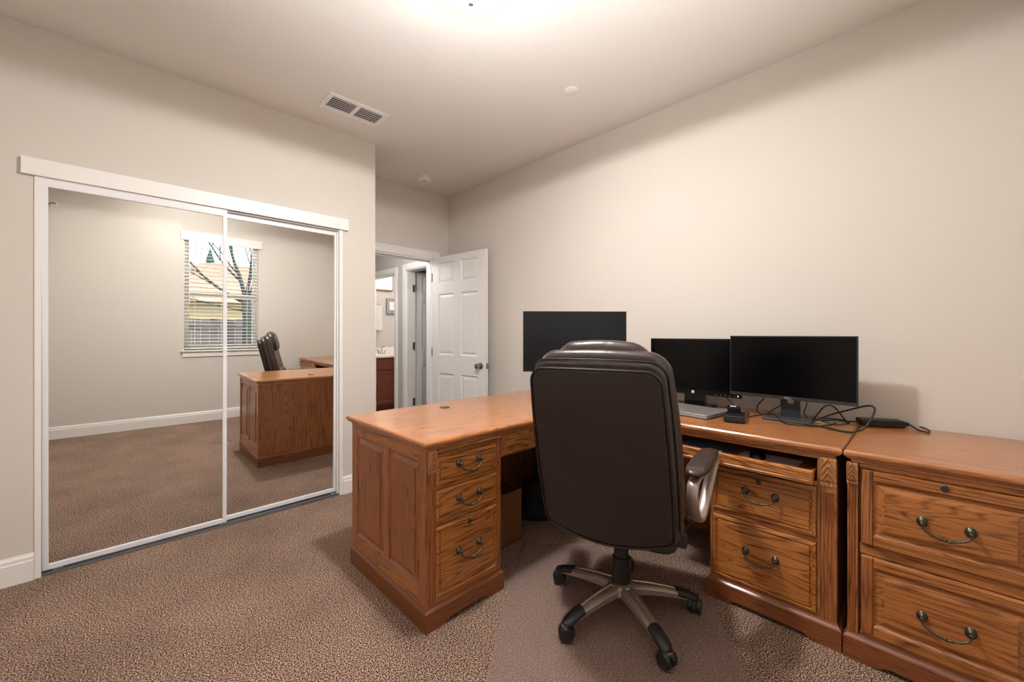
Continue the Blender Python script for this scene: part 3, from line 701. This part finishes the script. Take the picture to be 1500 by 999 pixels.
# keyboard drawer, pulled out towards the chair
ty = -.060
m = MB(); m.box(-.28, .408, ty + .018, .42, .640, .650); tr = m.build('keyboard_drawer', O_h, dB)
m = MB(); m.panel(-.29, .414, .634, .688, [(0, ty + .004), (.003, ty), (.012, ty - .002), (.014, ty), (.016, ty)], ty + .018); m.build('drawer_front', O_draw, tr)
m = MB(); m.box(.398, .408, ty + .018, .42, .650, .672); m.build('drawer_side', O_h, tr)
m = MB(); m.box(-.28, -.27, ty + .018, .42, .650, .672); m.build('drawer_side', O_h, tr)

# ---------------- lateral file cabinet
CXo, CYo = 1.962, .219
dC = thing('file_cabinet', (CXo, CYo, 0), 'oak two drawer file cabinet with raised panel fronts at right edge', 'cabinet', -pi / 2)
CW = .530; CD = XR - .012 - CXo
m = MB(); m.rloft(.002, CW + .008, -.012, CD, TOPP, (1, 1, 1, 0)); m.build('cabinet_top', O_top, dC)
skirt(dC, 0, CW, 0, CD)
m = MB(); m.box(.014, .034, yf, CD - .01, z0b, .728); m.build('side_panel', O_side, dC)
m = MB(); m.box(CW - .034, CW - .014, yf, CD - .01, z0b, .728); m.build('side_panel', O_side, dC)
m = MB(); m.box(.034, CW - .034, CD - .022, CD - .01, z0b, .728); m.build('back_panel', O_side, dC)
for a in (.012, CW - .044):
    pilaster(dC, a, a + .030, z0b, .655, yf); corbel(dC, a - .001, a + .031, .655, .735, yf + .002)
for a, b_ in ((.717, .735), (.402, .440), (z0b, .112)):
    m = MB(); m.box(.048, CW - .048, yf + (.0 if a > .2 else 0), yf + .018, a, b_, .002); m.build('rail', O_h, dC)
raised_drawer(dC, .051, CW - .051, .443, .715, yf, .576, (.263, .702))
raised_drawer(dC, .051, CW - .051, .114, .399, yf, .254)
m = MB(); m.box(.036, CW - .036, yf + .02, .6, z0b, .715); m.build('drawer_box', O_dk, dC)

# ================================================================== things on and under the desks
ZT = .781
def monitor(name, label, L, Rr, ztop, zbot, bez, scr, bezm, stand, tilt=0, th=.045, chin=None, side=None):
    """L, Rr = (x,y) of the screen's left and right edge seen from the front"""
    Lv, Rv = Vector(L + (0,)), Vector(Rr + (0,)); c = (Lv + Rv) / 2; w = (Rv - Lv).length; a = math.atan2(Rv.y - Lv.y, Rv.x - Lv.x)
    root = thing(name, (c.x, c.y, ZT + .0005), label, 'monitor', a)
    z0, z1 = zbot - ZT, ztop - ZT; chin = chin or bez
    m = MB(); m.panel(-w / 2, w / 2, z0, z1, [(0, .004), (.0015, .0)], .018); m.build('housing', bezm, root)
    m = MB(); m.panel(-w / 2 + .03, w / 2 - .03, z0 + .03, z1 - .03, [(0, .019), (0, .018)], th); m.build('rear_housing', bezm, root)
    m = MB(); m.box(-w / 2 + bez, w / 2 - bez, -.0008, .0004, z0 + chin, z1 - bez); m.build('screen', scr, root)
    stand(root, z0, z1, w)
    return root
def stand_flat(root, z0, z1, w):
    m = MB(); m.box(-.045, .045, .02, .045, .0, z0 + .12, .004); m.build('stand', M_black, root)
    m = MB(); m.box(-.12, .12, -.06, .12, 0, .012, .003); m.build('stand_base', M_black, root)
# corner monitor behind the chair
q = (1.995, 1.492); wd = Vector((cos(radians(-41.5)), sin(radians(-41.5)))) * .318
mA = monitor('slim_monitor', 'thin bezel black monitor in the desk corner behind the chair', (q[0] - wd.x, q[1] - wd.y), (q[0] + wd.x, q[1] + wd.y), 1.352, .985, .004, M_screen2, M_black, stand_flat, th=.05, chin=.012)
def standB(root, z0, z1, w):
    m = MB(); m.box(-.055, .055, .018, .05, .0, z0 + .15, .004); m.build('stand', M_blackgloss, root)
    m = MB(); m.rloft(-.11, .11, -.045, .10, [(0, 0), (0, .006), (-.01, .012)]); m.build('stand_base', M_blackgloss, root)
    m = MB(); m.lathe([(.0, -.0005), (.0085, -.0005), (.0085, -.0015), (.0, -.0018)], (0.0, 0, z0 + .016), 20, 1); lg = m.build('logo_disc', mat('logo_white', (235, 235, 238), .3), root, 40)
    text('logo_text', 'hp', .0125, (0.0, -.0022, z0 + .0165), (pi / 2, 0, 0), M_bezel, root)
    m = MB()
    for k in range(5): m.lathe([(.0, 0), (.003, 0), (.003, -.001), (0, -.001)], (w / 2 - .13 + k * .024, -.001, z0 + .010), 8, 1)
    m.build('buttons', M_greymetal, root)
    m = MB(); m.lathe([(.0, 0), (.0032, 0), (.0032, -.0012), (0, -.0012)], (w / 2 - .017, -.0005, z0 + .012), 10, 1); m.build('power_light', emit('led_white', (235, 240, 255), 1.2), root)
mB = monitor('black_monitor', 'black wide bezel monitor partly hidden by the chair, silver round logo', (2.445, 1.232), (2.478, .715), 1.186, .853, .013, M_screen, M_blackgloss, standB, chin=.032, th=.05)
def standC(root, z0, z1, w):
    m = MB(); m.prism([(-.042, 0), (.042, 0), (.038, z0 + .09), (.016, z0 + .09), (.016, .09), (.010, .078), (-.010, .078), (-.016, .09), (-.016, z0 + .09), (-.038, z0 + .09)], 1, .045, .058); m.build('stand', mat('stand_grey', (52, 58, 66), .35, .3), root)
    m = MB(); m.box(-.10, .10, -.055, .11, 0, .010, .003); m.build('stand_base', mat('stand_base_grey', (62, 62, 64), .4), root)
    text('logo_text', 'DELL', .014, (0, -.0016, z0 + .0085), (pi / 2, 0, 0), M_logo, root)
    m = MB(); m.box(-w / 2, w / 2, -.0012, -.0002, z0 + .0005, z0 + .017); m.build('chin_strip', M_bezel, root)
mC = monitor('wide_monitor', 'black monitor on the right with thin bezels and grey bottom strip', (2.408, .752), (2.392, .214), 1.204, .884, .006, M_screen, M_black, standC, chin=.018, th=.05)

lap = thing('laptop', (2.265, .925, ZT), 'closed silver laptop lying on the desk below the monitor', 'laptop', radians(-8))
m = MB(); m.box(-.125, .125, -.175, .175, .002, .014, .003); m.build('base', M_silver, lap)
m = MB(); m.box(-.125, .125, -.175, .175, .0145, .022, .003); m.build('lid', M_silver, lap)
m = MB(); m.lathe([(.0, .022), (.012, .022), (.012, .0223), (.0, .0223)], (0, .02, 0), 20); m.build('lid_logo', M_greymetal, lap)
dk = thing('docking_station', (2.20, .665, ZT), 'black ribbed box in front, lower of two black boxes beside laptop', 'docking station', radians(-76))
m = MB(); m.box(-.045, .045, -.062, .062, .003, .034, .003); m.build('case', M_black, dk)
m = MB()
for k in range(6): m.box(-.032 + k * .011, -.026 + k * .011, -.0645, -.061, .010, .024)
m.build('ports', M_bezel, dk)
sb = thing('small_adapter', (2.27, .69, ZT + .0345), 'small black adapter box resting on the docking station', 'adapter', radians(-70))
m = MB(); m.box(-.030, .030, -.035, .035, .0, .026, .004); m.build('case', M_blackgloss, sb); 
m = MB(); m.box(-.018, .010, -.01, .012, .026, .0265); m.build('sticker', M_paper, sb)
pa = thing('power_adapter', (2.56, .150, ZT), 'long black power adapter brick lying near the wall', 'power adapter', radians(-62))
m = MB(); m.box(-.080, .080, -.032, .032, .002, .034, .004); m.build('brick', M_black, pa)
m = MB(); m.box(.0805, .105, -.010, .010, .008, .026, .003); m.build('plug', M_bezel, pa)
nb = MB(); nb.box(-.085, .085, -.045, .045, 0, .0015); tag(nb.build('envelope', mat('kraft_envelope', (168, 156, 112), .7, var=20, vscale=30), None, None, (2.50, .335, ZT + .0005)), 'greenish paper envelope under the tangled cables', 'envelope')
bpy.data.objects['envelope'].rotation_euler = (0, 0, radians(-68))
def cable(label, pts, r=.0032, name='cable'):
    m = MB(); m.tube(smooth_path(pts, 7), r, 7); return tag(m.build(name, M_cable, None, 1), label, 'cable', 'black cables tangled on the desktop')
zc = ZT + .006
cable('thick black cable arching above the desk right of the wide monitor', [(2.398, .388, zc), (2.46, .327, .822), (2.44, .247, .862), (2.42, .186, .890), (2.40, .160, .888), (2.37, .160, .862), (2.335, .185, .806), (2.318, .212, zc), (2.283, .232, zc), (2.287, .27, zc), (2.33, .34, zc), (2.35, .425, zc)], .0042)
cable('black cable looping up against the wall beside monitor stand', [(2.47, .395, zc), (2.50, .376, .816), (2.50, .355, .850), (2.50, .333, .864), (2.50, .312, .857), (2.50, .291, .832), (2.52, .275, .80), (2.50, .255, zc)], .0033)
cable('black cable hanging from the wide monitor, left of its stand', [(2.445, .595, .92), (2.45, .602, .871), (2.45, .625, .839), (2.45, .631, .809), (2.465, .615, zc), (2.403, .539, zc + .013), (2.30, .479, zc), (2.29, .40, zc), (2.34, .34, zc), (2.46, .30, zc)])
cable('thin black cable curving from monitor down toward docking station', [(2.445, .520, .92), (2.45, .522, .873), (2.45, .525, .845), (2.46, .56, .818), (2.49, .595, zc), (2.41, .62, zc), (2.33, .64, zc), (2.275, .655, zc)], .0028)
cable('thin black cable dropping right of the monitor stand', [(2.445, .413, .92), (2.45, .413, .866), (2.45, .424, .82), (2.49, .41, zc), (2.40, .36, zc + .014), (2.42, .30, zc), (2.50, .265, zc), (2.58, .29, zc), (2.57, .35, zc), (2.47, .39, zc)], .0026)
cable('black cord leading from power adapter tip toward the cabinet back', [(2.601, .052, .798), (2.58, .030, zc), (2.54, .020, zc), (2.52, -.005, zc), (2.56, -.012, zc), (2.61, .0, zc), (2.62, .02, zc + .004)], .0036)
cable('black cord from power adapter into the cable tangle', [(2.518, .228, .798), (2.53, .25, .792), (2.55, .28, zc), (2.50, .31, zc + .008), (2.48, .36, zc)], .0030)
cable('black cables bunched under the left monitor near the laptop', [(2.52, .95, .93), (2.54, .93, .84), (2.50, .90, zc), (2.52, .84, zc), (2.47, .80, zc + .01), (2.50, .74, zc), (2.40, .71, zc), (2.34, .69, zc)], .003)
cable('black cable crossing behind the laptop under monitor buttons', [(2.52, .83, .93), (2.53, .82, .86), (2.48, .76, .82), (2.44, .72, zc), (2.46, .68, zc), (2.40, .66, zc), (2.33, .68, zc)], .003)
# in the keyboard drawer
zt = .6505
m = MB(); m.box(-.115, .115, -.095, .095, 0, .0015); pm_ = m.build('paper_pad', M_paper, None, None, (2.075, .495, zt)); pm_.rotation_euler = (0, 0, radians(-90)); tag(pm_, 'pale sheet with printed lines under the mouse in open drawer', 'paper')
m = MB()
for r_ in range(7):
    x = .0
    for w_ in range(9):
        L_ = rnd.uniform(.008, .018)
        if x + L_ > .10: break
        m.box(-.005 + x, -.005 + x + L_, .05 - r_ * .012, .0535 - r_ * .012, .0016, .0018); x += L_ + .004
m.build('printed_lines', mat('print_grey', (130, 136, 146), .6), pm_)
ms = thing('computer_mouse', (2.085, .535, zt + .002), 'black computer mouse on the pale sheet in the drawer', 'mouse', radians(10))
m = MB()
rings = []
for k in range(9):
    t = k / 8; zz = .034 * sin(t * pi / 2); s_ = cos(t * pi / 2) ** .6 if k < 8 else .02
    rings.append([m.v((.055 * s_ * cos(a) * (1 + .04 * cos(a)), .032 * s_ * sin(a), zz)) for a in [2 * pi * j / 28 for j in range(28)]])
m.loft(rings); m.build('shell', mat('mouse_black', (18, 22, 28), .25), ms, 60)
m = MB(); m.tube([(.030, -.003, .028), (.030, .003, .028)], .006, 12); m.build('scroll_wheel', M_bezel, ms, 40)
m = MB(); m.box(-.10, .10, -.11, .11, 0, .002, .0005); bm_ = m.build('mouse_pad', M_blue, None, None, (2.09, .765, zt)); tag(bm_, 'blue photo print mat lying in the open keyboard drawer', 'mouse pad')
m = MB(); m.box(-.02, .02, -.05, .05, 0, .012, .003); ex = m.build('white_remote', M_paper, None, None, (2.00, .71, zt + .0025)); ex.rotation_euler = (0, 0, radians(20)); tag(ex, 'small pale gadget on the blue mat in the drawer', 'gadget')
# under the desk
cbx = thing('cardboard_box', (1.56, 1.775, 0), 'brown cardboard box standing in the kneehole of the desk', 'box')
m = MB(); m.box(-.20, .155, -.10, .10, .0, .004)
for a in ((-.20, .155, -.10, -.096), (-.20, .155, .096, .10), (-.20, -.196, -.096, .096), (.151, .155, -.096, .096)): m.box(*a, .0, .30)
m.build('box_walls', M_card, cbx)
bg = thing('black_bag', (2.06, 1.83, 0), 'dark slumped bag on the floor under the desk corner', 'bag')
m = MB(); rings = []
for k in range(10):
    t = k / 9; z = .27 * t; s_ = (1 - t ** 2.2) ** .5 * (1 + .15 * sin(t * 9)) if t < 1 else .05
    rings.append([m.v(((.16 + .012 * sin(3 * a + k)) * s_ * cos(a) + .04 * t, (.12 + .01 * cos(4 * a)) * s_ * sin(a), z)) for a in [2 * pi * j / 24 for j in range(24)]])
m.loft(rings); m.build('bag_body', M_bag, bg, 1)
m = MB(); m.tube(smooth_path([(-.03, 0, .24), (-.04, 0, .31), (.03, 0, .34), (.10, 0, .31), (.09, 0, .25)]), .010, 7); m.build('bag_strap', M_bag, bg, 1)

# ---- chair mat
mm_, n_, l_, b_ = newmat('mat_vinyl')
b_.inputs['Base Color'].default_value = lin((168, 140, 130)); b_.inputs['Roughness'].default_value = .45; b_.inputs['Alpha'].default_value = .30
b_.inputs['Specular IOR Level'].default_value = .25
mt = MB(); ca = radians(0)
outl = [(1.66, 1.62), (1.09, 1.205), (.70, .90), (1.10, .16), (1.58, .43), (1.92, .68), (1.95, 1.35)]
mt.prism([(x, y) for x, y in outl], 2, .004, .007)
tag(mt.build('chair_mat', mm_), 'translucent brownish vinyl mat on the carpet under the chair', 'chair mat')

# ================================================================== office chair
ch = thing('office_chair', (1.578, .932, .008), 'brown leather executive office chair with champagne metal arms, back to camera', 'chair', radians(20))
RCL = math.tan(radians(14.5))
def bx(y, s, d):      # a point of the back: y sideways, s height above .455, d depth (forward)
    return (-.243 - RCL * s + d + .30 * y * y - .010 * sin(max(0, min(1, s / .68)) * pi), y, .458 + s)
def outline(wt, wm, wb, s0, s1, rt, rb=None, n=10, drop=0, bulge=0, off=.018):
    """rounded outline in (y, s): half widths at top, middle, bottom; corner radii at top and bottom"""
    rb = rt if rb is None else rb
    H_ = s1 - s0; raw = []
    def W_(s):
        t = (s - s0) / H_; return (wb * (1 - t) + wt * t) + (wm - (wt + wb) / 2) * (1 - (2 * t - 1) ** 2)
    def arc(cy, cs, r, a0):
        for k in range(n + 1):
            a = a0 + pi / 2 * k / n; raw.append((cy + r * cos(a), cs + r * sin(a)))
    for k in range(9): raw.append((W_(s0 + rb + (H_ - rt - rb) * k / 9), s0 + rb + (H_ - rt - rb) * k / 9))
    arc(W_(s1 - rt) - rt, s1 - rt, rt, 0)
    w = W_(s1) - rt
    for k in range(1, 10): raw.append((w * (1 - 2 * k / 10), s1))
    arc(-(W_(s1 - rt) - rt), s1 - rt, rt, pi / 2)
    for k in range(1, 9): s_ = s1 - rt - (H_ - rt - rb) * k / 9; raw.append((-W_(s_), s_))
    arc(-(W_(s0 + rb) - rb), s0 + rb, rb, pi)
    w = W_(s0) - rb
    for k in range(1, 10): raw.append((-w * (1 - 2 * k / 10), s0))
    arc(W_(s0 + rb) - rb, s0 + rb, rb, 1.5 * pi)
    out = []
    for y, s in raw:
        t = (s - s0) / H_; q = 1 - min(1, abs(y) / max(wt, wb)) ** 2
        s += bulge * q * max(0, t - .5) * 2 - drop * q * max(0, .5 - t) * 2
        out.append((y + off * (.4 + .6 * t), s))
    return out[:-1]
def slab(name, pts, d0, d1, m, par, fn=bx, rings=5, edge=.03, wr=0, smooth=1, puff=0):
    """cushion between depths d0 (rear) and d1 (front) with rounded rim"""
    cy = sum(p[0] for p in pts) / len(pts); cs = sum(p[1] for p in pts) / len(pts)
    h = (d1 - d0) / 2; mid = (d0 + d1) / 2; b = MB(); R_ = []
    def ring(sc, dd, rho):
        out = []
        for i, (y, s) in enumerate(pts):
            f_ = 1 - edge * (1 - sc) / max(.01, math.hypot(y - cy, s - cs)) if sc <= 1 and rho is None else rho
            w_ = wr * sin(i * 2.3) * sc
            out.append(b.v(fn(cy + (y - cy) * f_, cs + (s - cs) * f_, dd + w_)))
        return out
    seq = []
    N = 5
    # rear centre -> rim -> front centre
    for rho in (.02, .15, .3, .45, .6, .75, .85, .93, .98): seq.append((rho, mid - h - puff * (1 - rho * rho), True))
    for k in range(N * 2 + 1):
        a = -pi / 2 + pi * k / (2 * N); seq.append((cos(a), mid + h * sin(a), False))
    for rho in (.98, .93, .85, .75, .6, .45, .3, .15, .02): seq.append((rho, mid + h + puff * (1 - rho * rho), True))
    for v_, dd, isr in seq:
        if isr:
            # shrink towards centre from inner rim
            R_.append([b.v(fn(cy + (y - cy) * (1 - edge / max(.01, math.hypot(y - cy, s - cs))) * v_, cs + (s - cs) * (1 - edge / max(.01, math.hypot(y - cy, s - cs))) * v_, dd)) for y, s in pts])
        else:
            R_.append([b.v(fn(cy + (y - cy) * (1 - edge * (1 - v_) / max(.01, math.hypot(y - cy, s - cs))), cs + (s - cs) * (1 - edge * (1 - v_) / max(.01, math.hypot(y - cy, s - cs))), dd + wr * sin(i_ * 1.7) )) for i_, (y, s) in enumerate(pts)])
    b.loft(R_); return b.build(name, m, par, smooth)
oR = outline(.236, .251, .250, -.022, .625, .055, .026, drop=.050, bulge=.004, off=.030)
slab('rear_shell', oR, -.012, .030, M_leather, ch, edge=.016, puff=.006)
m = MB(); P_ = [Vector(bx(y * .985, .3125 + (s - .3125) * .985, -.013)) for y, s in oR]; m.tube(P_ + [P_[0], P_[1]], .0038, 6); m.build('piping', M_pipe, ch, 1)
oM = outline(.243, .262, .260, -.015, .650, .060, .035, drop=.045, bulge=.008, off=.026)
slab('side_gusset', oM, .022, .072, M_leather2, ch, edge=.020)
m = MB(); P_ = [Vector(bx(y * 1.0, s, .030)) for y, s in oM]; m.tube(P_ + [P_[0], P_[1]], .0032, 6); m.build('piping', M_pipe, ch, 1)
oF = outline(.240, .272, .264, .02, .680, .080, .05, drop=.02, bulge=.012)
slab('back_cushion', oF, .060, .130, M_leather2, ch, edge=.035, puff=.012)
oH = outline(.165, .195, .185, .50, .708, .085, bulge=.018)
slab('headrest', oH, .088, .170, M_leather2, ch, edge=.05, puff=.012)
oL = outline(.20, .22, .22, .06, .30, .07)
slab('lumbar_pad', oL, .110, .165, M_leather2, ch, edge=.045, puff=.012)
# seat
def fs(y, s, d): return (s, y, .43 + d)
oS = outline(.235, .262, .255, -.235, .285, .07, off=0)
slab('seat_cushion', oS, -.010, .105, M_leather2, ch, fn=fs, edge=.045, puff=.012)
oS2 = outline(.22, .24, .235, -.21, .26, .06, off=0)
slab('seat_pan', oS2, -.045, -.008, M_castor, ch, fn=fs, edge=.010)
m = MB(); m.box(-.10, .09, -.07, .07, .335, .388, .01); m.build('tilt_mechanism', M_castor, ch)
m = MB(); m.tube([(0.0, -.05, .385), (-.06, -.18, .40), (-.13, -.245, .425)], .006, 8); m.box(-.155, -.125, -.270, -.235, .395, .455, .008); m.build('height_lever', M_castor, ch, 40)
m = MB(); m.tube([(-.12, 0, .372), (-.22, 0, .40), (-.245, 0, .52)], .014, 8, .03); m.build('back_bracket', M_castor, ch, 40)
# arms
def arm(sg):
    yb = sg * .285
    a = bpy.data.objects.new('armrest', None); C.objects.link(a); a.parent = ch
    path = [(-.095, .654), (-.135, .640), (-.148, .605), (-.140, .560), (-.105, .505), (-.060, .482), (-.015, .496), (.045, .545), (.120, .605), (.172, .645), (.192, .662), (.140, .662), (.0, .658), (-.095, .654)]
    P = smooth_path([(x, yb + sg * (.006 + .24 * (x + .14)), z) for x, z in path], 4)
    m = MB(); m.tube(P, .0105, 12, .022, flat=(0, 0, 1)); m.build('arm_frame', M_champ, a, 1)
    m = MB(); rings = []
    for k in range(15):
        t = k / 14; x = -.155 + .362 * t; e = min(1, (1 - abs(2 * t - 1)) * 5) ** .5
        w = (.036 + .008 * sin(t * pi)) * (.35 + .65 * e); h = .017 * (.3 + .7 * e); zc_ = .682 + .008 * t
        rings.append([m.v((x, yb + sg * (.010 + .17 * (x + .14)) + w * (abs(cos(q)) ** .8) * (1 if cos(q) > 0 else -1), zc_ + h * (abs(sin(q)) ** .8) * (1 if sin(q) > 0 else -1))) for q in [2 * pi * j / 18 for j in range(18)]])
    m.loft(rings); m.build('arm_pad', M_leather2, a, 1)
    m = MB(); m.tube([(-.06, yb, .485), (-.05, sg * .25, .42), (-.05, sg * .18, .40)], .012, 8, .03); m.build('arm_bracket', M_castor, a, 40)
    return a
arm(-1); arm(1)
# column and base
m = MB(); m.lathe([(.0, .085), (.036, .085), (.038, .11), (.037, .235), (.031, .24), (.031, .29), (.020, .292), (.016, .335), (.0, .335)], (0, 0, 0), 24); m.build('gas_column', M_castor, ch, 40)
m = MB(); m.lathe([(.0, .075), (.054, .078), (.064, .095), (.056, .120), (.044, .128), (.0, .128)], (0, 0, 0), 30); m.build('base_hub', M_champ, ch, 40)
for k in range(5):
    a = radians(97.0 + 72 * k - 20)
    leg = bpy.data.objects.new('base_leg', None); C.objects.link(leg); leg.parent = ch; leg.rotation_euler = (0, 0, a)
    m = MB(); rings = []
    for j in range(11):
        t = j / 10; x = .035 + .275 * t; w = .034 - .013 * t; zt_ = .125 - .010 * t - .036 * t * t; h = .038 - .015 * t
        rings.append([m.v((x, y, z)) for y, z in ((-w, zt_ - h), (-w * 1.02, zt_ - h * .35), (-w * .70, zt_ - .002), (-w * .35, zt_), (-w * .25, zt_ - .004), (w * .25, zt_ - .004), (w * .35, zt_), (w * .70, zt_ - .002), (w * 1.02, zt_ - h * .35), (w, zt_ - h))])
    m.loft(rings); m.build('leg_arm', M_champ, leg, 40)
    m = MB(); rings = []
    for j in range(8):
        t = j / 7; x = .236 + .094 * t; w = (.0275 if t < .8 else .0275 * (1 - (t - .8) * 2.4)); zt_ = .1035 - .018 * t - .014 * t * t; h = .032
        rings.append([m.v((x, w * cos(q), zt_ - h / 2 + (h / 2 + .002) * sin(q))) for q in [2 * pi * i / 14 for i in range(14)]])
    m.loft(rings); m.build('end_cap', M_castor, leg, 50)
    m = MB(); m.lathe([(.0, .048), (.020, .048), (.021, .060), (.0, .062)], (.315, 0, 0), 16); m.build('socket_ring', M_champ, leg, 40)
    cz = .030; rot = radians([30, -40, 15, 60, -20][k])
    cs_ = MB(Matrix.Translation((.315, 0, cz)) @ Matrix.Rotation(rot, 4, 'Z'))
    for s_ in (-1, 1):
        cs_.lathe([(.0, s_ * .006), (.027, s_ * .006), (.030, s_ * .010), (.030, s_ * .021), (.026, s_ * .027), (.0, s_ * .028)], (0, 0, 0), 22, 1)
    cs_.prism([(.033 * cos(q), .033 * sin(q)) for q in [radians(d) for d in range(-10, 191, 20)]], 1, -.0055, .0055)
    cs_.lathe([(.0, .015), (.008, .015), (.008, .034), (.0, .034)], (0, 0, 0), 12)
    cs_.build('castor', M_castor, leg, 40)
bpy.context.view_layer.update()
